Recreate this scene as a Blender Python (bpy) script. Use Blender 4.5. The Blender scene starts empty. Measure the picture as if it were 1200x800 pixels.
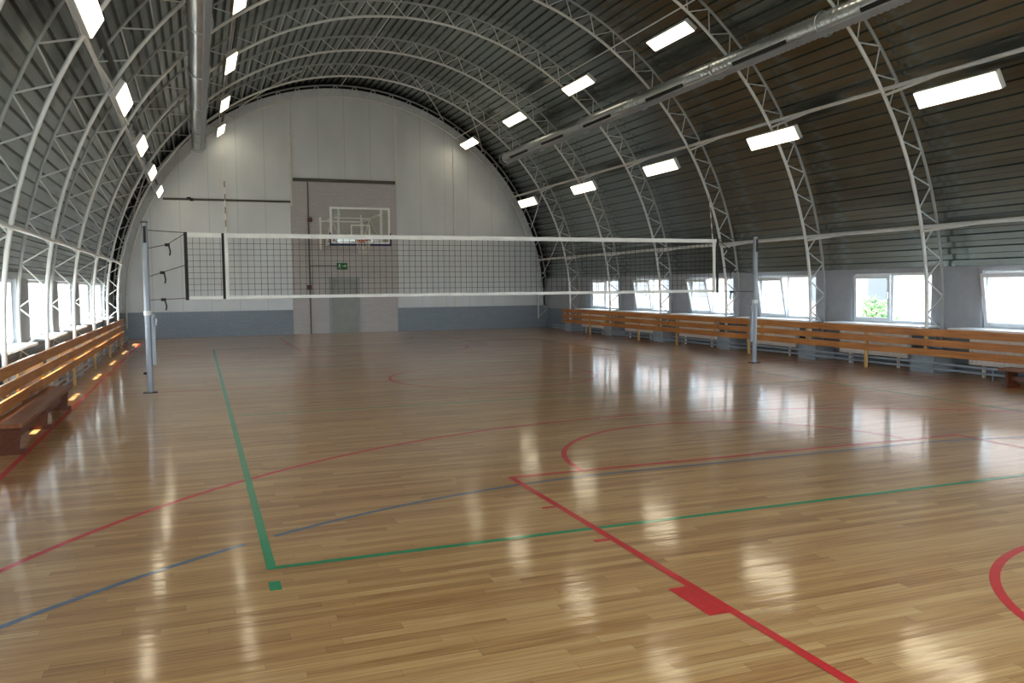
import bpy, bmesh, math, random
from math import sin, cos, pi, radians as R, atan2, sqrt
from mathutils import Vector, Matrix
random.seed(7)
col = bpy.context.scene.collection
sc = bpy.context.scene

# ------------------------------------------------------------------ helpers
def lin(c):
    r = []
    for v in c:
        v /= 255.0
        r.append(v/12.92 if v <= 0.04045 else ((v+0.055)/1.055)**2.4)
    return tuple(r) + (1.0,)

class MB:
    """collects shapes and links them as ONE mesh object"""
    def __init__(s): s.v = []; s.f = []; s.sm = []
    def add(s, vs, fs, smooth=False):
        o = len(s.v); s.v += [tuple(v) for v in vs]
        for f in fs: s.f.append([i+o for i in f]); s.sm.append(smooth)
    def box(s, lo, hi, M=None):
        x0,y0,z0 = lo; x1,y1,z1 = hi
        vs = [(x0,y0,z0),(x1,y0,z0),(x1,y1,z0),(x0,y1,z0),(x0,y0,z1),(x1,y0,z1),(x1,y1,z1),(x0,y1,z1)]
        if M: vs = [M @ Vector(v) for v in vs]
        s.add(vs, [(0,3,2,1),(4,5,6,7),(0,1,5,4),(1,2,6,5),(2,3,7,6),(3,0,4,7)])
        return s
    def tube(s, path, r, n=8, closed=False, radii=None, cap=True, up=None):
        path = [Vector(p) for p in path]; N = len(path); rings = []
        for i, p in enumerate(path):
            if closed: t = path[(i+1) % N] - path[i-1]
            else: t = path[min(i+1, N-1)] - path[max(i-1, 0)]
            t.normalize()
            a = Vector((0,0,1)) if abs(t.z) < 0.9 else Vector((0,1,0))
            if up is not None: a = Vector(up)
            u = t.cross(a).normalized(); w = u.cross(t)
            rr = radii[i] if radii else r
            ph = pi/4 if n == 4 else 0
            rings.append([p + rr*(cos(ph+2*pi*k/n)*u + sin(ph+2*pi*k/n)*w) for k in range(n)])
        vs = [v for g in rings for v in g]; fs = []
        for i in range(N if closed else N-1):
            j = (i+1) % N
            for k in range(n):
                l = (k+1) % n
                fs.append((i*n+k, j*n+k, j*n+l, i*n+l))
        s.add(vs, fs, n > 4)
        if cap and not closed:
            s.add(rings[0], [tuple(range(n))]); s.add(rings[-1], [tuple(reversed(range(n)))])
        return s
    def bar(s, p, q, w, h=None, up=(0,0,1)):
        p = Vector(p); q = Vector(q); t = (q-p).normalized(); a = Vector(up)
        if abs(t.dot(a)) > 0.95: a = Vector((0,1,0))
        u = t.cross(a).normalized()*(w/2); v = u.cross(t).normalized()*((h or w)/2)
        vs = [p-u-v, p+u-v, p+u+v, p-u+v, q-u-v, q+u-v, q+u+v, q-u+v]
        s.add(vs, [(3,2,1,0),(4,5,6,7),(0,1,5,4),(1,2,6,5),(2,3,7,6),(3,0,4,7)])
        return s
    def prism(s, poly, axis, a, b):
        """2-D outline extruded along an axis from a to b"""
        def P(u, v, w): return {'y': (u, w, v), 'x': (w, u, v), 'z': (u, v, w)}[axis]
        n = len(poly); vs = [P(u, v, a) for u, v in poly] + [P(u, v, b) for u, v in poly]
        fs = [tuple(range(n)), tuple(reversed(range(n, 2*n)))]
        for k in range(n): fs.append((k, n+k, n+(k+1) % n, (k+1) % n))
        s.add(vs, fs); return s
    def build(s, name, mat, parent=None, bevel=0, M=None):
        me = bpy.data.meshes.new(name); me.from_pydata(s.v, [], s.f); me.update()
        me.polygons.foreach_set('use_smooth', s.sm)
        bm = bmesh.new(); bm.from_mesh(me); bmesh.ops.recalc_face_normals(bm, faces=bm.faces)
        bm.to_mesh(me); bm.free()
        me.materials.append(mat)
        o = bpy.data.objects.new(name, me); col.objects.link(o)
        if parent is not None: o.parent = parent
        if M is not None: o.matrix_local = M
        if bevel:
            b = o.modifiers.new('bevel', 'BEVEL'); b.width = bevel; b.segments = 2; b.limit_method = 'ANGLE'
        return o

def tag(o, label=None, cat=None, group=None, kind=None):
    if label: o['label'] = label
    if cat: o['category'] = cat
    if group: o['group'] = group
    if kind: o['kind'] = kind
    return o
def empty(name, loc=(0,0,0)):
    o = bpy.data.objects.new(name, None); col.objects.link(o); o.location = loc; o.empty_display_size = .2
    return o
def copy_tree(o, parent=None):
    kids = [c for c in bpy.data.objects if c.parent == o]
    c = o.copy(); col.objects.link(c)
    if parent is not None: c.parent = parent
    for k in kids: copy_tree(k, c)
    return c
def rel(root, p): return (p[0]-root.location.x, p[1]-root.location.y, p[2]-root.location.z)

# ------------------------------------------------------------------ materials
class NT:
    def __init__(s, name):
        s.m = bpy.data.materials.new(name); s.m.use_nodes = True; s.t = s.m.node_tree; s.n = s.t.nodes
        s.b = s.n['Principled BSDF']
    def node(s, t, **k):
        n = s.n.new(t)
        for a, v in k.items(): setattr(n, a, v)
        return n
    def link(s, a, b): s.t.links.new(a, b)
    def math(s, op, a, b=None, c=None):
        n = s.node('ShaderNodeMath', operation=op)
        for i, v in enumerate((a, b, c)):
            if v is None: continue
            if isinstance(v, (int, float)): n.inputs[i].default_value = v
            else: s.link(v, n.inputs[i])
        return n.outputs[0]
    def pos(s):
        return s.node('ShaderNodeNewGeometry').outputs['Position']
    def sep(s, v):
        n = s.node('ShaderNodeSeparateXYZ'); s.link(v, n.inputs[0]); return n.outputs
    def comb(s, x, y, z=0.0):
        n = s.node('ShaderNodeCombineXYZ')
        for i, v in enumerate((x, y, z)):
            if isinstance(v, (int, float)): n.inputs[i].default_value = v
            else: s.link(v, n.inputs[i])
        return n.outputs[0]
    def noise(s, vec, scale, detail=3, rough=.5):
        n = s.node('ShaderNodeTexNoise'); n.inputs['Scale'].default_value = scale
        n.inputs['Detail'].default_value = detail; n.inputs['Roughness'].default_value = rough
        s.link(vec, n.inputs['Vector']); return n.outputs[0]
    def ramp(s, fac, stops):
        n = s.node('ShaderNodeValToRGB'); e = n.color_ramp.elements
        e[0].position, e[0].color = stops[0]; e[1].position, e[1].color = stops[-1]
        for p, c in stops[1:-1]:
            x = e.new(p); x.color = c
        s.link(fac, n.inputs[0]); return n.outputs[0]
    def mix(s, fac, a, b, blend='MIX'):
        n = s.node('ShaderNodeMix', data_type='RGBA', blend_type=blend)
        for i, v in ((0, fac), (6, a), (7, b)):
            if isinstance(v, (int, float)): n.inputs[i].default_value = v
            elif isinstance(v, tuple): n.inputs[i].default_value = v
            else: s.link(v, n.inputs[i])
        return n.outputs[2]
    def bump(s, h, dist, strength=1.0):
        n = s.node('ShaderNodeBump'); n.inputs['Distance'].default_value = dist; n.inputs['Strength'].default_value = strength
        s.link(h, n.inputs['Height']); return n.outputs[0]
    def set(s, **k):
        for a, v in k.items():
            i = s.b.inputs[a.replace('_', ' ')]
            if isinstance(v, (int, float, tuple)): i.default_value = v
            else: s.link(v, i)
        return s.m

def paint(name, rgb, rough=.5, metal=0.0, var=.06, scale=6, coat=0):
    t = NT(name); c = lin(rgb)
    n = t.noise(t.pos(), scale, 4)
    d = tuple(x*(1-var) for x in c[:3]) + (1,); l = tuple(min(1, x*(1+var)) for x in c[:3]) + (1,)
    t.set(Base_Color=t.ramp(n, [(.3, d), (.7, l)]), Roughness=rough, Metallic=metal)
    if coat: t.set(Coat_Weight=coat, Coat_Roughness=.15)
    return t.m

def wood(name, dark, light, axis='y', rough=.4, knots=True):
    t = NT(name); x, y, z = t.sep(t.pos())
    v = t.comb(t.math('MULTIPLY', x, 30 if axis != 'x' else 1.5), t.math('MULTIPLY', y, 30 if axis != 'y' else 1.5), t.math('MULTIPLY', z, 30 if axis != 'z' else 1.5))
    n = t.noise(v, 1.0, 5, .6); big = t.noise(t.pos(), 1.3, 2)
    f = t.math('ADD', t.math('MULTIPLY', n, .7), t.math('MULTIPLY', big, .4))
    c = t.ramp(f, [(.35, lin(dark)), (.7, lin(light))])
    if knots:
        vo = t.node('ShaderNodeTexVoronoi'); vo.inputs['Scale'].default_value = 2.3; t.link(t.pos(), vo.inputs['Vector'])
        k = t.ramp(vo.outputs['Distance'], [(.04, (1,1,1,1)), (.09, (0,0,0,1))])
        c = t.mix(t.math('MULTIPLY', k, .75), c, lin((70, 38, 18)))
    t.set(Base_Color=c, Roughness=rough); return t.m

def make_floor_material():
    t = NT('lacquered strip parquet'); x, y, z = t.sep(t.pos())
    W = .068
    row = t.math('FLOOR', t.math('DIVIDE', y, W))
    wn = t.node('ShaderNodeTexWhiteNoise', noise_dimensions='1D'); t.link(row, wn.inputs['W'])
    xs = t.math('ADD', x, t.math('MULTIPLY', wn.outputs['Value'], 7.3))
    L = t.math('ADD', .75, t.math('MULTIPLY', wn.outputs['Value'], .7))
    cell = t.math('FLOOR', t.math('DIVIDE', xs, L))
    w2 = t.node('ShaderNodeTexWhiteNoise', noise_dimensions='2D'); t.link(t.comb(cell, row), w2.inputs['Vector'])
    tone = w2.outputs['Value']
    g = t.noise(t.comb(t.math('MULTIPLY', x, 2.2), t.math('MULTIPLY', y, 55), t.math('MULTIPLY', tone, 40)), 1.0, 5, .62)
    big = t.noise(t.comb(t.math('MULTIPLY', x, .25), t.math('MULTIPLY', y, 1.0)), 1.0, 2)
    f = t.math('ADD', t.math('ADD', t.math('MULTIPLY', tone, .27), t.math('MULTIPLY', g, .72)), t.math('MULTIPLY', t.math('SUBTRACT', big, .5), .25))
    c = t.ramp(f, [(.10, lin(FLOOR[0])), (.35, lin(FLOOR[1])), (.58, lin(FLOOR[2])), (.85, lin(FLOOR[3]))])
    sk = t.noise(t.comb(t.math('MULTIPLY', x, 1.6), t.math('MULTIPLY', y, 120), t.math('MULTIPLY', tone, 13)), 1.0, 3, .5)
    c = t.mix(t.math('MULTIPLY', t.ramp(sk, [(.52, (0,0,0,1)), (.68, (1,1,1,1))]), .42), c, lin((112, 70, 36)))
    # joints between the strips
    fy = t.math('FRACT', t.math('DIVIDE', y, W)); fx = t.math('FRACT', t.math('DIVIDE', xs, L))
    ey = t.math('LESS_THAN', t.math('ABSOLUTE', t.math('SUBTRACT', fy, .5)), .478)
    ex = t.math('LESS_THAN', t.math('ABSOLUTE', t.math('SUBTRACT', fx, .5)), .4985)
    e = t.math('SUBTRACT', 1.0, t.math('MULTIPLY', ey, ex))
    c = t.mix(t.math('MULTIPLY', e, .35), c, lin((70, 45, 25)))
    w = t.noise(t.comb(t.math('MULTIPLY', x, .35), t.math('MULTIPLY', y, 15)), 1.0, 2)
    nb = t.bump(w, .0011)
    t.set(Base_Color=c, Roughness=.42, Coat_Weight=.8, Coat_Roughness=.11, Coat_IOR=1.5, Coat_Normal=nb, Normal=nb)
    return t.m

def make_line_material(name, rgb):
    t = NT(name); x, y, z = t.sep(t.pos())
    w = t.noise(t.comb(t.math('MULTIPLY', x, .35), t.math('MULTIPLY', y, 15)), 1.0, 2); nb = t.bump(w, .0011)
    n = t.noise(t.comb(t.math('MULTIPLY', x, 2.2), t.math('MULTIPLY', y, 45)), 1.0, 3)
    c = lin(rgb)
    t.set(Base_Color=t.ramp(n, [(.3, tuple(v*.85 for v in c[:3])+(1,)), (.7, c)]), Roughness=.45, Coat_Weight=.8, Coat_Roughness=.11, Coat_Normal=nb)
    return t.m

def make_sheet_material():
    t = NT('galvanised profiled sheet'); x, y, z = t.sep(t.pos())
    th = t.math('ARCTAN2', t.math('SUBTRACT', z, 1.0), t.math('SUBTRACT', x, .075))
    bay = t.math('FLOOR', t.math('DIVIDE', t.math('ADD', y, 2.7), 2.96))
    band = t.math('FLOOR', t.math('MULTIPLY', th, 3.7))
    wn = t.node('ShaderNodeTexWhiteNoise', noise_dimensions='2D'); t.link(t.comb(bay, band), wn.inputs['Vector'])
    n = t.noise(t.comb(t.math('MULTIPLY', y, .6), t.math('MULTIPLY', th, 25)), 1.0, 3)
    f = t.math('ADD', t.math('MULTIPLY', wn.outputs['Value'], .35), t.math('MULTIPLY', n, .5))
    c = t.ramp(f, [(.2, lin((112, 119, 116))), (.8, lin((166, 175, 172)))])
    r = t.math('ADD', .17, t.math('MULTIPLY', n, .10))
    t.set(Base_Color=c, Roughness=r, Metallic=.88); return t.m

def make_panel_material():
    t = NT('white sandwich panel'); x, y, z = t.sep(t.pos())
    fx = t.math('FRACT', t.math('DIVIDE', t.math('ADD', x, 1.72), .885))
    e = t.math('GREATER_THAN', t.math('ABSOLUTE', t.math('SUBTRACT', fx, .5)), .488)
    n = t.noise(t.comb(t.math('MULTIPLY', x, 1.2), t.math('MULTIPLY', z, .5)), 1.0, 3)
    c = t.ramp(n, [(.3, lin((212, 217, 220))), (.7, lin((224, 229, 231)))])
    c = t.mix(t.math('MULTIPLY', e, .35), c, lin((150, 152, 150)))
    t.set(Base_Color=c, Roughness=.33); return t.m

def make_brick_material(name, rgb, mortar, rough=.6, axis='x'):
    t = NT(name); x, y, z = t.sep(t.pos())
    br = t.node('ShaderNodeTexBrick'); t.link(t.comb(x if axis == 'x' else y, z), br.inputs['Vector'])
    c = lin(rgb)
    br.inputs['Color1'].default_value = c; br.inputs['Color2'].default_value = tuple(v*.93 for v in c[:3])+(1,)
    br.inputs['Mortar'].default_value = lin(mortar); br.inputs['Scale'].default_value = 1.0
    br.inputs['Brick Width'].default_value = .25; br.inputs['Row Height'].default_value = .075; br.inputs['Mortar Size'].default_value = .006
    inv = t.math('SUBTRACT', 1.0, br.outputs['Fac'])
    t.set(Base_Color=br.outputs['Color'], Roughness=rough, Normal=t.bump(inv, .006)); return t.m

def make_glass():
    t = NT('clear pane'); t.n.remove(t.b)
    out = t.n['Material Output']; tr = t.node('ShaderNodeBsdfTransparent'); gl = t.node('ShaderNodeBsdfGlossy')
    tr.inputs[0].default_value = (.95, .97, .96, 1); gl.inputs['Roughness'].default_value = .02
    lw = t.node('ShaderNodeLayerWeight'); lw.inputs[0].default_value = .5
    fr = t.math('ADD', .035, t.math('MULTIPLY', t.math('POWER', lw.outputs['Facing'], 5.0), .6))
    mx = t.node('ShaderNodeMixShader'); t.link(fr, mx.inputs[0]); t.link(tr.outputs[0], mx.inputs[1]); t.link(gl.outputs[0], mx.inputs[2])
    t.link(mx.outputs[0], out.inputs['Surface']); return t.m

def emit(name, rgb, s):
    t = NT(name); t.set(Base_Color=(.9, .9, .9, 1), Emission_Color=rgb + (1,), Emission_Strength=s); return t.m

FLOOR = [(112, 66, 32), (176, 124, 70), (205, 156, 96), (226, 185, 128)]
LAMP = 2.4
SKY = 3.6
SUN = 9.0

M_floor = make_floor_material()
M_green = make_line_material('green court paint', (8, 152, 98))
M_red = make_line_material('red court paint', (222, 34, 42))
M_blue = make_line_material('blue grey court paint', (98, 114, 138))
M_sheet = make_sheet_material()
M_panel = make_panel_material()
M_brick = make_brick_material('grey painted brick', (205, 202, 202), (184, 181, 181))
M_dado = make_brick_material('blue grey painted brick', (148, 160, 172), (126, 138, 150), .5)
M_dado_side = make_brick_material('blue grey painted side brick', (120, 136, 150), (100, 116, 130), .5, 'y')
M_wall = paint('grey wall paint', (164, 168, 174), .55)
M_whitesteel = paint('white painted steel', (224, 225, 222), .4)
M_greysteel = paint('grey chord steel', (160, 163, 161), .5)
M_strut = paint('pale painted steel', (205, 207, 205), .45)
M_conduit = paint('grey conduit plastic', (104, 106, 106), .5)
M_post = paint('grey painted steel', (150, 156, 164), .4, .2)
M_zinc = paint('galvanised duct steel', (188, 194, 198), .3, .8, .1, 3)
M_dark = paint('dark rubber', (26, 27, 28), .7)
M_grille = paint('dark grille', (44, 45, 44), .6)
M_gap = paint('black gap sheet', (22, 22, 22), .9)
M_pvc = paint('white plastic frame', (226, 229, 232), .35)
M_sill = paint('white window sill', (226, 228, 230), .4)
M_glass = make_glass()
M_lamp = emit('lamp diffuser', (1.0, .88, .64), LAMP)
M_housing = paint('white lamp housing', (200, 200, 196), .5)
M_board = wood('orange pine board', (150, 84, 32), (210, 142, 72))
M_leg = wood('pale pine leg', (190, 150, 90), (222, 186, 124), 'z', knots=False)
M_bench = wood('dark varnished bench wood', (66, 28, 14), (108, 56, 30), knots=False)
M_benchtop = wood('lighter bench seat wood', (98, 54, 30), (142, 90, 54), knots=False)
M_radiator = paint('white enamel radiator', (224, 224, 220), .35)
M_concrete = paint('pale blue painted concrete', (158, 172, 184), .7)
M_tape = paint('white net tape', (236, 236, 230), .7)
M_cord = paint('black net cord', (34, 36, 36), .8)
M_rim = paint('orange rim paint', (190, 84, 52), .4)
M_pad = paint('blue edge padding', (24, 44, 96), .6)
M_netcord = paint('white basket cord', (226, 222, 212), .8)
M_doorg = paint('grey green door paint', (150, 156, 150), .45)
M_alarm = paint('red brown alarm plastic', (84, 38, 32), .5)
M_exit = paint('green sign', (20, 120, 62), .5)
M_white = paint('white sign paint', (235, 238, 232), .5)
M_bright = paint('bright white enamel', (248, 248, 245), .35)
M_plaster = paint('pale outdoor plaster', (122, 115, 116), .8)
M_ground = paint('pale outdoor paving', (170, 166, 156), .9, 0, .15, 1)
M_leaf = paint('green leaves', (96, 140, 82), .7, 0, .3, 9)
M_winglass = paint('grey outdoor window', (62, 68, 78), .2)
M_roofbrown = paint('brown gable beam', (84, 84, 78), .6)

# ------------------------------------------------------------------ dimensions
X0, Z0 = .075, 1.0             # centre of the arch
RI, RO, RS = 7.0, 7.36, 7.47   # inner chord, outer chord, sheet
YF, YB = 15.3, -15.0           # far and back wall
XR, XL = 7.5, -7.35            # inside of the side walls
TRUSS_Y = [15.05, 12.2, 9.25, 6.25, 3.2, .25, -2.7, -5.65]
def arc(r, a, y): return (X0 + r*cos(R(a)), y, Z0 + r*sin(R(a)))

# ------------------------------------------------------------------ floor
fl = MB().box((XL-.3, YB-.2, -.12), (XR+.3, YF+.3, 0)).build('floor', M_floor); tag(fl, kind='structure', label='lacquered light wood strip parquet floor with court lines')
LZ = .0012
def strip(points, w):
    pts = [Vector((p[0], p[1])) for p in points]; m = MB(); vs = []
    for i, p in enumerate(pts):
        t = (pts[min(i+1, len(pts)-1)] - pts[max(i-1, 0)]).normalized(); n = Vector((-t.y, t.x))*w/2
        vs += [(p+n).to_3d()+Vector((0,0,LZ)), (p-n).to_3d()+Vector((0,0,LZ))]
    m.add(vs, [(2*i, 2*i+1, 2*i+3, 2*i+2) for i in range(len(pts)-1)]); return m
def line(name, pts, w, mat, label, z=0.0):
    o = strip(pts, w).build(name, mat, fl); o.location.z = z; o['label'] = label; return o
def circ(cx, cy, r, a0, a1, n=60): return [(cx+r*cos(R(a0+(a1-a0)*i/n)), cy+r*sin(R(a0+(a1-a0)*i/n))) for i in range(n+1)]
G = .053
line('court_line', [(-4.475, -9.0), (-4.475, 9.0)], G, M_green, 'green left sideline', .0006)
line('court_line', [(4.475, -9.0), (4.475, 9.0)], G, M_green, 'green right sideline', .0006)
line('court_line', [(-4.4485, -8.9735), (4.5, -8.9735)], G, M_green, 'green near end line', .0006)
line('court_line', [(-4.4485, 8.9735), (4.5, 8.9735)], G, M_green, 'green far end line', .0006)
line('court_line', [(-4.4485, -2.99), (4.4485, -2.99)], .045, M_green, 'faint green near attack line', .0006)
line('court_line', [(-4.4485, 2.99), (4.4485, 2.99)], .045, M_green, 'faint green far attack line', .0006)
line('court_mark', [(-4.48, -9.2), (-4.48, -9.34)], .062, M_green, 'small green square behind the corner')
BR = .052; FT = -7.42; BY = 11.65
for s in (-1, 1):
    e = 'near' if s < 0 else 'far'
    line('court_line', [(-2.475, s*7.42), (2.475, s*7.42)], BR, M_red, 'red %s free throw line' % e, .0012)
    for sx in (-1, 1):
        line('court_line', [(sx*2.45, s*7.40), (sx*2.45, s*13.2)], BR, M_red, 'red lane line of the %s key' % e, .0009)
        for yy, ww in ((8.39, .045), (9.22, .045), (11.3, .045)):
            line('court_mark', [(sx*2.476, s*yy), (sx*2.58, s*yy)], ww, M_red, 'short red lane tick')
        line('court_mark', [(sx*2.476, s*10.28), (sx*2.585, s*10.28)], .38, M_red, 'solid red neutral block')
    a = circ(0, s*BY, 6.72, 0, 180 if s < 0 else -180, 120)
    line('court_line', [(6.72, s*13.2)] + a + [(-6.72, s*13.2)], BR, M_red, 'red %s three point arc' % e)
    line('court_line', circ(0, s*7.42, 1.8, 0, 180 if s < 0 else -180), BR, M_red, 'red %s free throw semicircle' % e, .0003)
    line('court_line', circ(0, s*BY, 1.38, 0, 180 if s < 0 else -180), BR, M_red, 'red %s no charge semicircle' % e)
    line('court_line', [(-6.4, s*13.2), (6.4, s*13.2)], BR, M_red, 'red %s base line' % e, .0012)
    line('court_line', [(s*6.42, -13.2), (s*6.42, 13.2)], BR, M_red, 'red %s side line' % ('left' if s < 0 else 'right'), .0015)
line('court_line', [(-6.4, 0), (6.4, 0)], .05, M_red, 'faint red centre line')
line('court_line', circ(0, 0, 1.8, 0, 360, 90), .05, M_red, 'faint red centre circle', .0003)
b1 = circ(-1.5, -13.6, 6.0, 90, 119.0, 24); b2 = circ(-1.5, -13.6, 6.0, 121.0, 180, 40); b3 = circ(1.5, -13.6, 6.0, 0, 90, 50)
line('court_line', b3 + b1, .046, M_blue, 'blue grey goal area line', .0004)
line('court_line', b2, .046, M_blue, 'blue grey goal area line at the left')

# ------------------------------------------------------------------ far and back wall
def arch_outline(r, n=72):
    return [(X0+r, 0.0)] + [(X0+r*cos(pi*i/n), Z0+r*sin(pi*i/n)) for i in range(n+1)] + [(X0-r, 0.0)]
wf = MB().prism(arch_outline(7.31), 'y', YF, YF+.2).build('wall_far', M_panel); tag(wf, kind='structure', label='white panelled arched end wall')
MB().prism(arch_outline(7.75), 'y', YF+.22, YF+.3).build('gap_blackout', M_gap, wf)  # black sheet added behind the wall: darkens the roof gap, stops light leaking in
MB().box((-1.80, YF-.03, 0), (1.80, YF+.02, 5.14)).build('brick_infill', M_brick, wf)
MB().box((XL, YF-.05, 0), (-1.80, YF+.02, .83)).build('brick_dado', M_dado, wf)
MB().box((1.80, YF-.05, 0), (XR, YF+.02, .83)).build('brick_dado', M_dado, wf)
MB().box((-1.70, YF-.09, 5.14), (1.78, YF+.02, 5.25)).build('lintel_beam', M_roofbrown, wf)
for x, z in ((-3.9, .83), (-1.78, .83), (1.83, .83), (3.94, .83)):
    zt = Z0 + sqrt(7.2**2-(x-X0)**2)
    if abs(x) < 2: z = 5.14 if x > 0 else 4.3
    MB().box((x-.035, YF-.06, z), (x+.035, YF+.02, zt)).build('wall_post', M_whitesteel, wf)
MB().tube([(-5.75, YF-.05, 4.45), (-1.80, YF-.05, 4.45)], .035, 8).build('wall_rail', M_roofbrown, wf)
zb0, zb1 = .9, 4.7
BWX = (-4.65, -1.55, 1.55, 4.65)
mb = MB().box((X0-7.6, YB-.2, 0), (X0+7.6, YB, zb0))
xe = [X0-7.45] + [e for c in BWX for e in (c-1.25, c+1.25)] + [X0+7.45]
for k in range(0, len(xe), 2): mb.box((xe[k], YB-.2, zb0), (xe[k+1], YB, zb1))
mb.prism([(X0+7.6*cos(a), Z0+7.6*sin(a)) for a in [math.asin((zb1-Z0)/7.6)+(pi-2*math.asin((zb1-Z0)/7.6))*k/60 for k in range(61)]], 'y', YB-.2, YB)
wb = mb.build('wall_back', M_panel); tag(wb, kind='structure', label='white arched end wall behind the viewpoint, with tall windows added to let in light')

# door in the brick infill
d1 = empty('door_1', (-.06, YF-.03, 0)); tag(d1, kind='structure', label='grey green metal door in the brick infill')
def drel(a, b): return (rel(d1, a), rel(d1, b))
MB().box(*drel((-.50, YF-.06, 0), (.38, YF-.02, 1.84))).build('door_leaf', M_doorg, d1)
dfm = MB(); dfm.box(*drel((-.58, YF-.09, 0), (-.50, YF-.02, 1.92))); dfm.box(*drel((.38, YF-.09, 0), (.46, YF-.02, 1.92))); dfm.box(*drel((-.50, YF-.09, 1.84), (.38, YF-.02, 1.92)))
dfm.build('door_frame', M_wall, d1)
MB().tube([rel(d1, p) for p in ((-.42, YF-.06, .95), (-.42, YF-.11, .95), (-.31, YF-.11, .95))], .011).build('door_handle', M_post, d1)

# conduit, alarm, exit sign, cable box on the far wall
cd = empty('cable_conduit', (-1.22, YF-.042, 0)); tag(cd, 'thin grey cable conduit running down the grey brick infill left of the door', 'conduit')
MB().box((-.025, -.025, 0), (.025, .01, 5.13)).build('riser', M_conduit, cd)
MB().box((.025, -.015, 2.30), (.90, .01, 2.33)).build('branch', M_conduit, cd)
al = MB().box((-1.26, YF-.14, 3.79), (-1.10, YF-.065, 3.93)).build('alarm_sounder', M_alarm, bevel=.02); tag(al, 'small red brown alarm sounder high on the conduit beside the basketball board', 'alarm')
bx = MB().box((-1.32, YF-.13, 1.50), (-1.18, YF-.065, 1.66)).build('call_point', M_alarm, bevel=.01); tag(bx, 'small dark red call point low on the conduit left of the door', 'alarm')
ex = empty('exit_sign', (-.13, YF-.03, 2.19)); tag(ex, 'green exit sign with white running figure and arrow above the door', 'sign')
MB().box((-.18, -.05, 0), (.18, 0, .22)).build('sign_panel', M_exit, ex, .008)
y0, y1 = -.056, -.049; pg = MB()
def pict(a, b, w): pg.bar((a[0], (y0+y1)/2, a[1]), (b[0], (y0+y1)/2, b[1]), w, .007, (0, 1, 0))
pg.prism([(-.085+.020*cos(k*pi/5), .168+.018*sin(k*pi/5)) for k in range(10)], 'y', y0, y1)
pict((-.085, .155), (-.10, .095), .03); pict((-.09, .145), (-.055, .125), .014); pict((-.09, .145), (-.125, .125), .014)
pict((-.10, .10), (-.065, .065), .016); pict((-.065, .065), (-.07, .03), .016); pict((-.10, .10), (-.125, .06), .016); pict((-.125, .06), (-.155, .055), .016)
pg.build('running_figure', M_white, ex); pg = MB()
pict((.0, .11), (.10, .11), .026); pg.prism([(.09, .06), (.15, .11), (.09, .16)], 'y', y0, y1)
pg.build('arrow', M_white, ex)
jbox = empty('junction_device', (-4.93, YF-.085, 4.40)); tag(jbox, 'small black device hanging on the dark rail of the white end wall', 'device')  # small black junction device on the rail
MB().box((-.11, -.06, .05), (.02, .04, .11)).build('bracket', M_dark, jbox)
MB().tube([(.04, -.02, -.01), (.04, -.02, .08)], .05, 12).build('device_body', M_dark, jbox)

# ------------------------------------------------------------------ roof
prof = []; pitch = .21; nrib = int(pi*RS/pitch); step = pi*RS/nrib/RS
for i in range(nrib):
    a = step*i
    for f, dr in ((.0, 0), (.42, 0), (.50, .052), (.92, .052)):
        th = a + f*step; prof.append((X0+(RS+dr)*cos(th), Z0+(RS+dr)*sin(th)))
th = pi; prof.append((X0-RS, Z0))
zc = 1.74
prof = [p for p in prof if p[1] > zc]
m = MB(); n = len(prof); ys = [YB] + [y for y in sorted(TRUSS_Y) if y < 14] + [YF+.24]
vs = []
for y in (YB-.1, YF+.24): vs += [(p[0], y, p[1]) for p in prof]
m.add(vs, [(k, k+1, n+k+1, n+k) for k in range(n-1)])
ce = m.build('ceiling', M_sheet); tag(ce, kind='structure', label='barrel roof of grey galvanised profiled sheet')
so = ce.modifiers.new('thickness', 'SOLIDIFY'); so.thickness = .006

# lattice trusses
def make_truss():
    r = empty('roof_truss')
    zf = .34
    def path(rad):
        return [(X0+rad, 0, zf)] + [arc(rad, 180*k/64, 0) for k in range(65)] + [(X0-rad, 0, zf)]
    MB().tube(path(RI), .03, 8, up=(0, 1, 0)).build('inner_chord', M_whitesteel, r)
    MB().tube(path(RO), .025, 8, up=(0, 1, 0)).build('outer_chord', M_greysteel, r)  # outer chord set a darker grey than the inner chord
    N = 36
    inner = [arc(RI, 180*k/N, 0) for k in range(N+1)]; outer = [arc(RO, 180*(k+.5)/N, 0) for k in range(N)]
    segs = []
    for k in range(N): segs += [(inner[k], outer[k]), (outer[k], inner[k+1])]
    for s in (1, -1):
        i0 = (X0+s*RI, 0, 1.0); o1 = (X0+s*RO, 0, .70); i2 = (X0+s*RI, 0, .40); segs += [(i0, o1), (o1, i2)]
    for a, b in segs: MB().tube([a, b], .0125, 6).build('web_strut', M_strut, r)
    return r
tr0 = make_truss()
TN = ['white arched lattice truss standing against the far end wall', 'second arched lattice truss counted from the far end wall',
      'third arched lattice truss counted from the far end wall', 'fourth arched lattice truss counted from the far end wall',
      'fifth arched lattice truss counted from the far end wall', 'sixth arched lattice truss counted from the far end wall, level with the net',
      'seventh arched lattice truss counted from the far end wall', 'nearest arched lattice truss, at the edge of the view']
for i, y in enumerate(TRUSS_Y):
    o = tr0 if i == 0 else copy_tree(tr0)
    o.location = (0, y, 0); tag(o, TN[i], 'roof truss', 'arched roof trusses')

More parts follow.
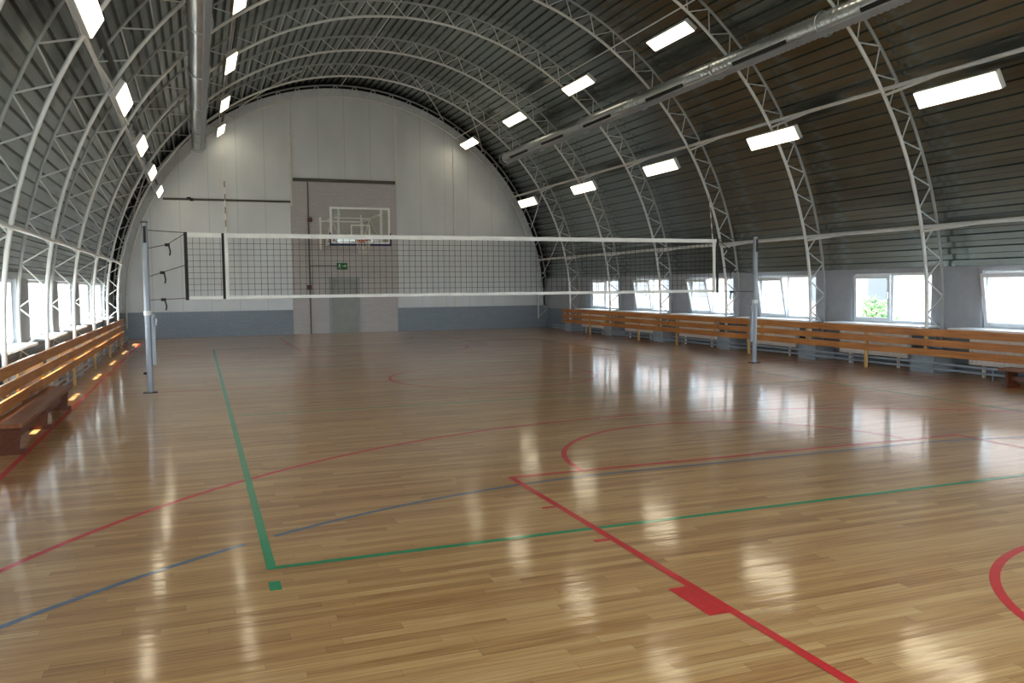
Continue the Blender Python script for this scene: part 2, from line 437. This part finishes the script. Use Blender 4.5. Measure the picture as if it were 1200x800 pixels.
# purlin pipes with knee braces, ridge rod and wind braces
def purlin(ang, label, knees=True, r=7.15, rad=.036, tray=False):
    a = arc(r, ang, 0); p = empty('roof_purlin', a)
    MB().tube([(0, -8.5, 0), (0, 15.2, 0)], rad, 8).build('pipe', M_whitesteel, p)
    if knees:
        q = Vector(arc(RI-.035, ang-.4 if ang < 90 else ang+.4, 0)) - Vector(a)
        for y in TRUSS_Y[1:]:
            MB().tube([(q.x, y-.02, q.z), (0, y-1.15, 0)], .024, 6).build('knee_brace', M_whitesteel, p)
    if tray:
        q = Vector(arc(RI+.10, ang-1.6 if ang > 90 else ang+1.6, 0)) - Vector(a); m = MB()
        m.bar((q.x, -8.5, q.z), (q.x, 14.9, q.z), .07, .03, (cos(R(ang)), 0, sin(R(ang)))); m.build('cable_tray', M_grille, p)
    tag(p, label, 'purlin', 'purlin pipes along the roof')
purlin(32.2, 'long white pipe purlin under the right roof slope, carrying the lower row of lights')
purlin(148.6, 'long white pipe purlin under the left roof slope, carrying the lower row of lights', tray=True)
purlin(12.3, 'low white pipe rail running just above the right hand windows')
purlin(169.0, 'low white pipe rail running just above the left hand windows')
purlin(91.0, 'thin pale rod along the ridge of the roof', False, RO, .012)
purlin(56.2, 'thin white rail carrying the upper right row of lights', False, RI, .016)
purlin(125.5, 'thin rail and dark cable tray carrying the upper left row of lights', False, RI+.05, .014, True)
def brace(a0, y0, a1, y1, label):
    o = MB().tube([arc(RO-.1, a0+(a1-a0)*k/8, y0+(y1-y0)*k/8) for k in range(9)], .018, 6).build('wind_brace', M_whitesteel)
    tag(o, label, 'brace', 'diagonal braces in the end bay')
brace(76, 12.25, 62, 15.0, 'upper diagonal brace in the end bay, right of the ridge')
brace(62, 12.25, 48, 15.0, 'upper diagonal brace in the end bay, above the right duct end')
brace(22, 15.0, 33, 12.25, 'diagonal brace in the end bay above the low right pipe rail')
brace(8, 15.0, 21, 12.25, 'lowest diagonal brace in the end bay on the right')
brace(118, 15.0, 104, 12.25, 'upper diagonal brace in the end bay, left of the ridge')
brace(147, 12.25, 158, 15.0, 'diagonal brace in the end bay on the left roof slope')

# ventilation ducts
def duct(ang, label, s):
    r = 6.66; rad = .175; yend = 12.0; c = arc(r, ang, 0); d = empty('ventilation_duct', c)
    path = []; rr = []; y = -9.0
    while y < yend:
        for dy, k in ((0, 0), (.085, 0), (.10, .008), (.115, 0)): path.append((0, y+dy, 0)); rr.append(rad+k)
        y += .13
    path.append((0, yend, 0)); rr.append(rad)
    MB().tube(path, rad, 24, radii=rr, up=(0, 0, 1)).build('duct_pipe', M_zinc, d)
    for yy in (10.6, 8.0, 5.2, 2.0, -1.2, -4.4, -7.4):
        A = R(-150 if s > 0 else -30); m = MB()
        M = Matrix.Translation((0, yy, 0)) @ Matrix.Rotation(-(A+pi/2), 4, 'Y')
        m.box((-.035, -.75, -rad-.016), (.035, .75, -rad+.03), M)
        m.build('air_grille', M_dark, d)
    A = R(-122 if s > 0 else -58); M = Matrix.Rotation(-(A+pi/2), 4, 'Y')
    MB().box((-.055, -9.0, -rad-.045), (.055, yend-.3, -rad+.02), M).build('side_channel', M_post, d)
    for yy in TRUSS_Y[1:]:
        h = Vector(arc(RI, ang, 0)) - Vector(c)
        MB().tube([(.20*cos(k*pi/12), yy, .20*sin(k*pi/12)) for k in range(24)], .012, 6, closed=True, up=(0, 1, 0)).tube([(0, yy, 0), (h.x, yy, h.z)], .012, 6).build('hanger_band', M_zinc, d)
    tag(d, label, 'duct', 'ventilation ducts')
duct(45.2, 'long spiral ventilation duct of bright metal under the right roof slope', 1)
duct(135.2, 'long spiral ventilation duct of bright metal under the left roof slope', -1)

# lights
def make_light():
    r = empty('ceiling_light')
    MB().box((-.14, -.74, 0), (.14, .74, .09)).build('housing', M_housing, r, .01)
    MB().box((-.128, -.72, -.012), (.128, .72, .004)).build('diffuser', M_lamp, r)
    MB().bar((0, -.5, .09), (0, -.5, .17), .03).bar((0, .5, .09), (0, .5, .17), .03).build('mount', M_housing, r)
    return r
ROWS = [(30.2, [13.3, 8.85, 4.45, .15, -4.15, -8.4], 'lower right', 'ceiling lights of the lower right row'),
        (53.4, [14.1, 9.7, 5.3, 1.0, -3.4, -7.8], 'upper right', 'ceiling lights of the upper right row'),
        (126.2, [14.25, 10.3, 5.95, 1.45, -2.9, -6.9], 'upper left', 'ceiling lights of the upper left row'),
        (149.0, [13.9, 9.5, 5.25, .75, -3.82, -8.1], 'lower left', 'ceiling lights of the lower left row')]
ORD = ['nearest the far end wall', 'second from the far end wall', 'third from the far end wall', 'fourth from the far end wall', 'fifth from the far end wall', 'sixth from the far end wall']
l0 = make_light(); first = True
for ang, ysr, nm, grp in ROWS:
    for k, y in enumerate(ysr):
        o = l0 if first else copy_tree(l0); first = False
        o.location = arc(RI-.17, ang, y); o.rotation_euler = (0, R(90-ang), 0)
        tag(o, 'white ceiling light in the %s row, %s' % (nm, ORD[k]), 'ceiling light', grp)

# ------------------------------------------------------------------ side walls with windows
ZS, ZT = .79, 1.75
CR = [10.5, 7.5, 4.5, 1.57, -1.42, -4.4, -7.4]
CL = [11.8, 8.8, 5.65, 2.62, -.5, -3.55, -6.6]
def side_wall(s, xw, centers, width, name, side):
    m = MB(); x0, x1 = sorted((xw, xw+s*(.28 if s > 0 else .16)))
    m.box((x0, YB, 0), (x1, YF+.25, ZS-.04)); m.box((x0+(.03 if s>0 else 0), YB, ZT), (x1-(0 if s>0 else .03), YF+.25, ZT+.16))
    e = sorted([(c-width/2, c+width/2) for c in centers]); y = YB
    for a, b in e: m.box((x0, y, ZS-.04), (x1, a, ZT)); y = b
    m.box((x0, y, ZS-.04), (x1, YF+.25, ZT))
    w = m.build(name, M_wall); tag(w, kind='structure', label='grey %s wall with a row of windows under the roof edge' % side)
    a, b = sorted((xw, xw-s*.02)); MB().box((a, YB, 0), (b, YF-.05, ZS-.06)).build('brick_dado', M_dado_side, w)
side_wall(1, XR, CR, 1.95, 'wall_right', 'right'); side_wall(-1, XL, CL, 2.2, 'wall_left', 'left')

win_no = 0
def window(s, xw, yc, width, tilt, label):
    global win_no; win_no += 1
    xg = xw + s*.10
    w = empty('window_%d' % win_no, (xg, yc, ZS)); tag(w, kind='structure', label=label)
    h = ZT-ZS; hw = width/2; t = .055; d = .03
    f = MB(); f.box((-d, -hw, 0), (d, hw, t)); f.box((-d, -hw, h-t), (d, hw, h)); f.box((-d, -hw, t), (d, -hw+t, h-t)); f.box((-d, hw-t, t), (d, hw, h-t))
    if s > 0: f.box((-d, -t/2, t), (d, t/2, h-t))
    f.build('window_frame', M_pvc, w)
    MB().box((-.004, -hw+t, t), (.004, -t/2 if s > 0 else hw-t, h-t)).build('window_pane', M_glass, w)
    lo, hi = sorted((-s*(.10+(.5 if s > 0 else .25)), -s*d)); e = .22 if s > 0 else 0
    MB().box((lo, -hw-e, -.035), (hi, hw+e, 0)).build('window_sill', M_sill, w)
    if s < 0: return w
    # opening half: a sash hinged at its foot
    sh = empty('window_sash', (-s*.035, 0, t*.6)); sh.parent = w
    a, b, hh, q = t*.2, hw-t*.6, h-1.3*t, .065
    fs = MB(); fs.box((-d*.8, a, 0), (d*.8, b, q)); fs.box((-d*.8, a, hh-q), (d*.8, b, hh)); fs.box((-d*.8, a, q), (d*.8, a+q, hh-q)); fs.box((-d*.8, b-q, q), (d*.8, b, hh-q))
    sh.rotation_euler = (0, -s*R(tilt), 0)
    fo = fs.build('sash_frame', M_pvc, sh); MB().box((-.004, a+q, q), (.004, b-q, hh-q)).build('window_pane', M_glass, sh)
    MB().box((-s*(d*.8+.03)-.012, a+q*.3, hh*.5), (-s*(d*.8+.03)+.012, a+q*.6, hh*.5+.12)).build('sash_handle', M_pvc, sh)
for k, (c, t) in enumerate(zip(CR, (0, 9, 13, 10, 2, 9, 0))):
    window(1, XR, c, 1.95, t, ('right wall window with its left sash ' + ('tilted open' if t > 5 else 'closed')))
for k, c in enumerate(CL): window(-1, XL, c, 2.2, 0, 'left wall window with a deep sunlit white sill')

for c in BWX:  # windows added out of view to brighten the floor and trusses
    win_no += 1; w = empty('window_%d' % win_no, (c, YB-.1, zb0)); tag(w, kind='structure', label='unseen tall window added in the end wall behind the viewpoint for extra light')
    h = zb1-zb0; f = MB()
    for a in (-1.25, -.03, 1.19): f.box((a, -.04, 0), (a+.06, .04, h))
    for a in (0, h*.62, h-.06): f.box((-1.25, -.035, a), (1.25, .035, a+.06))
    f.build('window_frame', M_pvc, w); MB().box((-1.22, -.004, .03), (1.22, .004, h-.03)).build('window_pane', M_glass, w)

# concrete plinths under truss feet, radiators, heating pipes
PN = ['second', 'third', 'fourth', 'fifth', 'sixth', 'seventh', 'nearest']
for s in (1, -1):
    for k, y in enumerate(TRUSS_Y[1:]):
        x1 = (XR-.03) if s > 0 else (XL+.03); lo, hi = sorted((x1, X0+s*(RI-.09)))
        o = MB().box((lo, y-.26, 0), (hi, y+.26, .34)).build('concrete_plinth', M_concrete, bevel=.01)
        tag(o, 'pale painted concrete plinth under the %s foot of the %s truss from the far wall' % ('right' if s > 0 else 'left', PN[k]) if k < 6 else 'pale painted concrete plinth under the %s foot of the nearest truss' % ('right' if s > 0 else 'left'), 'plinth', 'plinths under the truss feet')
RN = ['farthest', 'second farthest', 'third farthest', 'fourth farthest', 'fifth farthest', 'sixth farthest']
def make_radiator():
    r = empty('radiator'); m = MB(); m.box((-.05, -.85, .2), (.05, .85, .66)); 
    for k in range(17): m.box((-.058, -.82+.1*k, .23), (.058, -.78+.1*k, .63))
    m.build('panel', M_radiator, r, .006)
    MB().box((-.055, -.86, .66), (.055, .86, .672)).build('top_grid', M_radiator, r)
    for y in (-.6, .6): MB().bar((0, y, 0), (0, y, .2), .04).build('foot', M_radiator, r)
    return r
rd = make_radiator(); first = True
for s, C, xr in ((1, CR, 7.15), (-1, [11.0, 7.75, 4.72, 1.72, -1.22, -4.2], -6.955)):
    for k, c in enumerate(C[:6]):
        o = rd if first else copy_tree(rd); first = False; o.location = (xr, c, 0)
        tag(o, 'white flat radiator behind the %s slatted guard, under the %s window' % ('right' if s > 0 else 'left', RN[k]), 'radiator', 'radiators under the %s windows' % ('right' if s > 0 else 'left'))
for s, x in ((1, 6.86), (-1, -6.80)):
    p = empty('heating_pipe', (x, 0, 0))
    for z in (.10, .19): MB().tube([(0, -7.5, z), (0, 13.2, z)], .018, 8).build('pipe_run', M_concrete, p)
    for y in (-7.2, -4.2, -1.2, 1.8, 4.8, 7.8, 10.8, 13.0): MB().bar((0, y, 0), (0, y, .19), .016).build('pipe_bracket', M_concrete, p)
    tag(p, 'pair of thin heating pipes along the floor behind the %s slatted guard' % ('right' if s > 0 else 'left'), 'pipe')

# ------------------------------------------------------------------ slatted wooden guards
def guard(s, x, y0, y1, legs, cleats, label):
    g = empty('slatted_guard', (x, (y0+y1)/2, 0)); yc = (y0+y1)/2
    for z0, z1 in ((.325, .44), (.49, .605), (.655, .78)):
        MB().box((-.016, y0-yc, z0), (.016, y1-yc, z1)).build('board', M_board, g, .004)
    for y in legs: MB().box((s*.016-.0 if s > 0 else -.056, y-yc-.025, 0), (.056 if s > 0 else -.016, y-yc+.025, .74)).build('leg', M_leg, g)
    for y in cleats: MB().box((s*.016 if s > 0 else -.046, y-yc-.03, .34), (.046 if s > 0 else -.016, y-yc+.03, .77)).build('cleat', M_leg, g)
    tag(g, label, 'radiator guard', 'slatted wooden guards before the radiators')
guard(1, 6.72, 1.72, 12.05, (10.0, 6.9, 4.9, 1.87), (11.9, 8.4, 5.9, 3.2), 'three board orange pine guard along the right wall, beyond the right net post')
guard(1, 6.72, -8.0, 1.69, (-1.64, -5.2), (-.05, -3.0, 1.4, -6.5), 'three board orange pine guard along the right wall, nearer than the right net post')
guard(-1, -6.72, -8.0, 11.0, (10.6, 7.6, 4.6, 1.6, -1.4, -5.2), (9.1, 6.1, 3.1, .1, -3.0), 'three board pine guard along the left wall, above the low dark bench')

# low gym benches
def bench(name_lab, x0, x1, y0, y1, h):
    b = empty('gym_bench', ((x0+x1)/2, (y0+y1)/2, 0)); hw = (x1-x0)/2; hl = (y1-y0)/2
    MB().box((-hw, -hl, h-.045), (hw, hl, h)).build('seat', M_benchtop, b, .006)  # seat toned lighter than the bench legs
    for y in (-hl+.12, 0, hl-.12):
        m = MB(); m.prism([(-hw+.05, .05), (-hw+.03, h-.045), (hw-.03, h-.045), (hw-.05, .05)], 'y', y-.02, y+.02); m.box((-hw, y-.035, 0), (hw, y+.035, .05))
        m.build('leg', M_bench, b)
    for a, c in ((-hl+.14, -.02), (.02, hl-.14)): MB().box((-.02, a, .10), (.02, c, .17)).build('stretcher', M_bench, b)
    tag(b, name_lab, 'bench')
bench('low dark varnished gym bench standing before the left guard', -6.70, -6.42, -4.75, -1.35, .31)
bench('low dark wooden gym bench standing before the right guard, cut by the right edge', 6.28, 6.56, -8.2, -4.75, .29)

# ------------------------------------------------------------------ volleyball net and posts
def post(x, h, label, inner):
    p = empty('net_post', (x, 0, 0))
    MB().tube([(0, 0, .012), (0, 0, h)], .045, 20).build('pole', M_post, p)
    MB().box((-.10, -.07, 0), (.10, .07, .012)).build('base_plate', M_grille, p)
    MB().box((.045 if inner > 0 else -.10, -.03, .42), (.10 if inner > 0 else -.045, .03, 1.20)).build('winch_rail', M_post, p, .005)
    MB().tube([(0, 0, 1.18), (0, 0, 1.25)], .056, 20).build('collar', M_whitesteel, p)
    MB().box((-.02, -.052, h-.30), (.02, -.04, h-.05)).build('slot', M_dark, p)
    MB().tube([(0, 0, h), (0, 0, h+.02)], .05, 20).build('cap', M_dark, p)
    MB().tube([(-inner*.04, 0, .30), (-inner*.09, 0, .30)], .018, 10).build('peg', M_dark, p)
    w = MB(); w.box((inner*.10-.02, -.03, 1.02), (inner*.10+.03, .03, 1.14)); w.tube([(inner*.10, 0, 1.10), (inner*.17, 0, 1.13), (inner*.17, 0, 1.00)], .010)
    w.build('winch', M_post, p)
    tag(p, label, 'net post', 'volleyball net posts')
post(-5.53, 2.57, 'left grey steel net post, standing near the left guard', 1)
post(5.50, 2.49, 'right grey steel net post, standing before the orange guard', -1)

net = empty('volleyball_net', (-.17, 0, 1.41)); nx0, nx1 = -4.79, 4.79    # world -4.96 .. 4.62
H = 1.02
MB().box((nx0, -.006, H-.07), (nx1, .006, H)).build('top_tape', M_tape, net)
MB().box((nx0, -.006, 0), (nx1, .006, .05)).build('bottom_tape', M_tape, net)
m = MB(); nv = 96
for k in range(1, nv): x = nx0+(nx1-nx0)*k/nv; m.bar((x, 0, .04), (x, 0, H-.06), .0055)
for k in range(1, 10): z = .05+(H-.12)*k/10; m.bar((nx0, 0, z), (nx1, 0, z), .0055)
m.build('mesh', M_cord, net)
for x in (nx0, nx1): MB().box((x-.025, -.009, -.01), (x+.025, .009, H+.01)).build('side_band', M_dark, net)
for x in (-4.42+.17, ): MB().box((x-.02, -.010, 0), (x+.02, .010, H)).build('antenna_pocket', M_dark, net)
def rope(pts): MB().tube(pts, .006, 6).build('rope', M_cord, net)
for s, xp, xe in ((-1, -5.53+.17, nx0), (1, 5.50+.17, nx1)):
    ap = xp - s*.0475
    rope([(ap, 0, H+.03), (xe, 0, H-.0)])
    rope([(ap, 0, H-.24), (xe+s*.26, 0, H-.18), (xe, 0, H-.01)])
    rope([(ap, 0, .36), (xe+s*.34, 0, .42), (xe, 0, .53)])
    rope([(ap, 0, -.0), (xe, 0, .02)])
    for cx, cz in ((xe+s*.26, H-.19), (xe+s*.34, .41), (xe+s*.34, .0)):
        MB().box((cx-.035, -.02, cz-.02), (cx+.035, .02, cz+.025)).build('clamp', M_dark, net)
        MB().tube([(cx-s*.02, 0, cz), (cx-s*.04, 0, cz-.10), (cx-s*.03, 0, cz-.16)], .012, 6).build('hanging_strap', M_grille, net)
tag(net, 'volleyball net with black mesh and white tapes, strung across the hall', 'net')
M_redw = NT('white and red antenna rod')
_x, _y, _z = M_redw.sep(M_redw.pos()); _f = M_redw.math('GREATER_THAN', M_redw.math('FRACT', M_redw.math('DIVIDE', M_redw.math('SUBTRACT', _z, 2.43), .2)), .5)
_g = M_redw.math('MULTIPLY', _f, M_redw.math('GREATER_THAN', _z, 2.45))
M_redw.set(Base_Color=M_redw.mix(_g, lin((232, 230, 222)), lin((150, 132, 118))), Roughness=.5)
for x, lab, lean in ((-4.37, 'white striped antenna rod at the left end of the net', 0), (4.53, 'white striped antenna rod at the right end of the net', -.12)):
    a = empty('net_antenna', (x, -.025, 1.40))
    MB().tube([(0, 0, 0), (lean*.3, 0, 1.0), (lean, 0, 1.85)], .009, 8).build('rod', M_redw.m, a)
    MB().box((-.025, -.008, .02), (.025, .012, 1.02)).build('sleeve', M_tape, a)
    tag(a, lab, 'antenna', 'net antennas')

# ------------------------------------------------------------------ basketball hoop
HY = 12.2
bh = empty('basketball_hoop', (-.03, HY, 2.90)); W2, BH = .93, 1.13
MB().box((-W2+.04, -.008, .04), (W2-.04, .008, BH-.04)).build('backboard', M_glass, bh)
m = MB(); t = .062
m.box((-W2, -.02, 0), (W2, .02, t)); m.box((-W2, -.02, BH-t), (W2, .02, BH)); m.box((-W2, -.02, t), (-W2+t, .02, BH-t)); m.box((W2-t, -.02, t), (W2, .02, BH-t)); m.build('board_frame', M_bright, bh)
m = MB(); sw, z0, z1, t = .30, .17, .60, .04
m.box((-sw, -.012, z0), (sw, -.0085, z0+t)); m.box((-sw, -.012, z1-t), (sw, -.0085, z1)); m.box((-sw, -.012, z0+t), (-sw+t, -.0085, z1-t)); m.box((sw-t, -.012, z0+t), (sw, -.0085, z1-t)); m.build('target_square', M_bright, bh)
m = MB(); m.box((-W2-.02, -.035, -.05), (W2+.02, .035, .012)); m.box((-W2-.02, -.035, .012), (-W2+.02, .035, .34)); m.box((W2-.02, -.035, .012), (W2+.02, .035, .34)); m.build('edge_padding', M_pad, bh)
rc = (.01, -.375, .10)
rim = MB(); rim.tube([(rc[0]+.23*cos(k*pi/16), rc[1]+.23*sin(k*pi/16), rc[2]) for k in range(32)], .011, 8, closed=True, up=(0, 0, 1)).box((-.09, -.15, .03), (.11, -.02, .12)).build('rim', M_rim, bh)
nt = MB()
for k in range(12):
    for d in (1, -1):
        pts = []
        for j in range(7):
            f = j/6; rr = .225*(1-.42*f); a = 2*pi*(k+d*f*1.5)/12
            pts.append((rc[0]+rr*cos(a), rc[1]+rr*sin(a), rc[2]-.40*f))
        nt.tube(pts, .006, 5)
nt.build('basket_net', M_netcord, bh)
YW = YF-.03-HY
m = MB()
for x in (-.66, .66):
    m.bar((x, .06, .02), (x, .06, BH-.02), .06)
m.bar((-.66, .06, .12), (.66, .06, .12), .05); m.build('board_bracket', M_bright, bh)
for x in (-.62, .62):
    m = MB(); m.bar((x, .06, .92), (x, YW, .92), .05); m.bar((x, .06, .12), (x, YW, .12), .05); m.bar((x, .10, .15), (x, YW*.55, .92), .035); m.bar((x, YW*.55, .92), (x, YW-.05, .15), .035)
    m.build('wall_arm', M_bright, bh)
m = MB()
for x in (-.80, .62): m.bar((x, YW-.03, -.05), (x, YW-.03, 1.05), .06)
m.bar((-.80, YW-.03, .92), (.62, YW-.03, .92), .05); m.bar((.04, .10, .12), (.04, .10, .90), .04); m.bar((-.62, YW*.5, .92), (.62, YW*.5, .92), .04); m.build('wall_mount', M_bright, bh)
tag(bh, 'basketball hoop with clear framed backboard on the far wall', 'basketball hoop')

# ------------------------------------------------------------------ outside
g = MB().box((-90, -90, -.30), (90, 90, -.16)).build('ground', M_ground); tag(g, kind='structure', label='pale sunlit ground outside')
def building(x, y0, y1, h, label):
    b = empty('apartment_building', (x, (y0+y1)/2, -.16)); hl = (y1-y0)/2
    MB().box((0, -hl, 0), (9, hl, h)).build('wall', M_plaster, b)
    MB().box((-.3, -hl-.3, h), (9.3, hl+.3, h+.3)).build('roof', M_roofbrown, b)
    y = -hl+1.6
    while y < hl-1.5:
        f = MB(); f.box((-.05, y-.75, .85), (.02, y+.75, 2.2)); f.build('window', M_winglass, b)
        y += 4.0
    tag(b, label, 'building', 'buildings seen through the right windows')
building(24, 2, 25, 7, 'pale plastered building seen through the nearer right windows')
building(27, 29, 62, 7, 'pale plastered building seen through the far right windows')
def bush(x, y, r, label):
    m = MB(); rnd = random.Random(int(x*10+y*100))
    for k in range(900):
        v = Vector((rnd.gauss(0, 1), rnd.gauss(0, 1), rnd.gauss(0, 1))).normalized()*r*rnd.uniform(.55, 1.0)
        v.z = abs(v.z)*1.1 + .15
        a = Vector((rnd.gauss(0, 1), rnd.gauss(0, 1), rnd.gauss(0, 1))).normalized(); b = a.orthogonal().normalized(); s = .09
        m.add([v-a*s, v+b*s*.5, v+a*s, v-b*s*.5], [(0, 1, 2, 3)])
    e = empty('bush', (x, y, -.16)); m.build('foliage', M_leaf, e)
    st = MB()
    for k in range(6): st.tube([(0, 0, 0), (.3*r*cos(k), .3*r*sin(k), r*.7)], .02, 5)
    st.build('stem', M_bench, e); tag(e, label, 'bush', 'bushes outside the right windows')
bush(20.2, 12.2, 1.0, 'green bush outside, seen through the second nearest right window')

# ------------------------------------------------------------------ light
w = bpy.data.worlds.new('sky'); sc.world = w; w.use_nodes = True
nt_ = w.node_tree; bg = nt_.nodes['Background']
tc = nt_.nodes.new('ShaderNodeTexCoord'); sp = nt_.nodes.new('ShaderNodeSeparateXYZ'); rp = nt_.nodes.new('ShaderNodeValToRGB')
nt_.links.new(tc.outputs['Generated'], sp.inputs[0]); nt_.links.new(sp.outputs['Z'], rp.inputs[0]); nt_.links.new(rp.outputs[0], bg.inputs['Color'])
rp.color_ramp.elements[0].color = (.86, .93, 1.0, 1); rp.color_ramp.elements[1].color = (.62, .78, 1.0, 1)
bg.inputs['Strength'].default_value = SKY
sl = bpy.data.lights.new('sun', 'SUN'); sl.energy = SUN; sl.angle = R(.6); sl.color = (1.0, .95, .87)
so = bpy.data.objects.new('sun', sl); col.objects.link(so)
el = R(57); dirv = Vector((cos(el)*.98, -cos(el)*.18, -sin(el)))
so.rotation_euler = dirv.to_track_quat('-Z', 'Y').to_euler(); so.location = (-20, 5, 30)

# ------------------------------------------------------------------ camera
cd_ = bpy.data.cameras.new('camera'); co = bpy.data.objects.new('camera', cd_); col.objects.link(co)
cd_.sensor_width = 36; cd_.sensor_fit = 'HORIZONTAL'; cd_.lens = 977.53/1200*36; cd_.clip_start = .05; cd_.clip_end = 400
rt = Vector((.9358015642, -.3523953270, -.0096418820)); up = Vector((.0325536334, .0591490810, .9977182203)); fw = Vector((.3510209301, .9339801495, -.0668235508))
Mx = Matrix((rt, up, -fw)).transposed().to_4x4(); Mx.translation = (-4.8149164, -13.7653113, 1.5753919)
co.matrix_world = Mx; sc.camera = co

vs_ = sc.view_settings; vs_.view_transform = 'Standard'; vs_.look = 'None'; vs_.gamma = 1.0; vs_.use_curve_mapping = False; vs_.exposure = 1.6
cy = sc.cycles; cy.use_denoising = True; cy.max_bounces = 10; cy.diffuse_bounces = 6; cy.glossy_bounces = 5; cy.transparent_max_bounces = 16; cy.sample_clamp_indirect = 12; cy.caustics_reflective = False
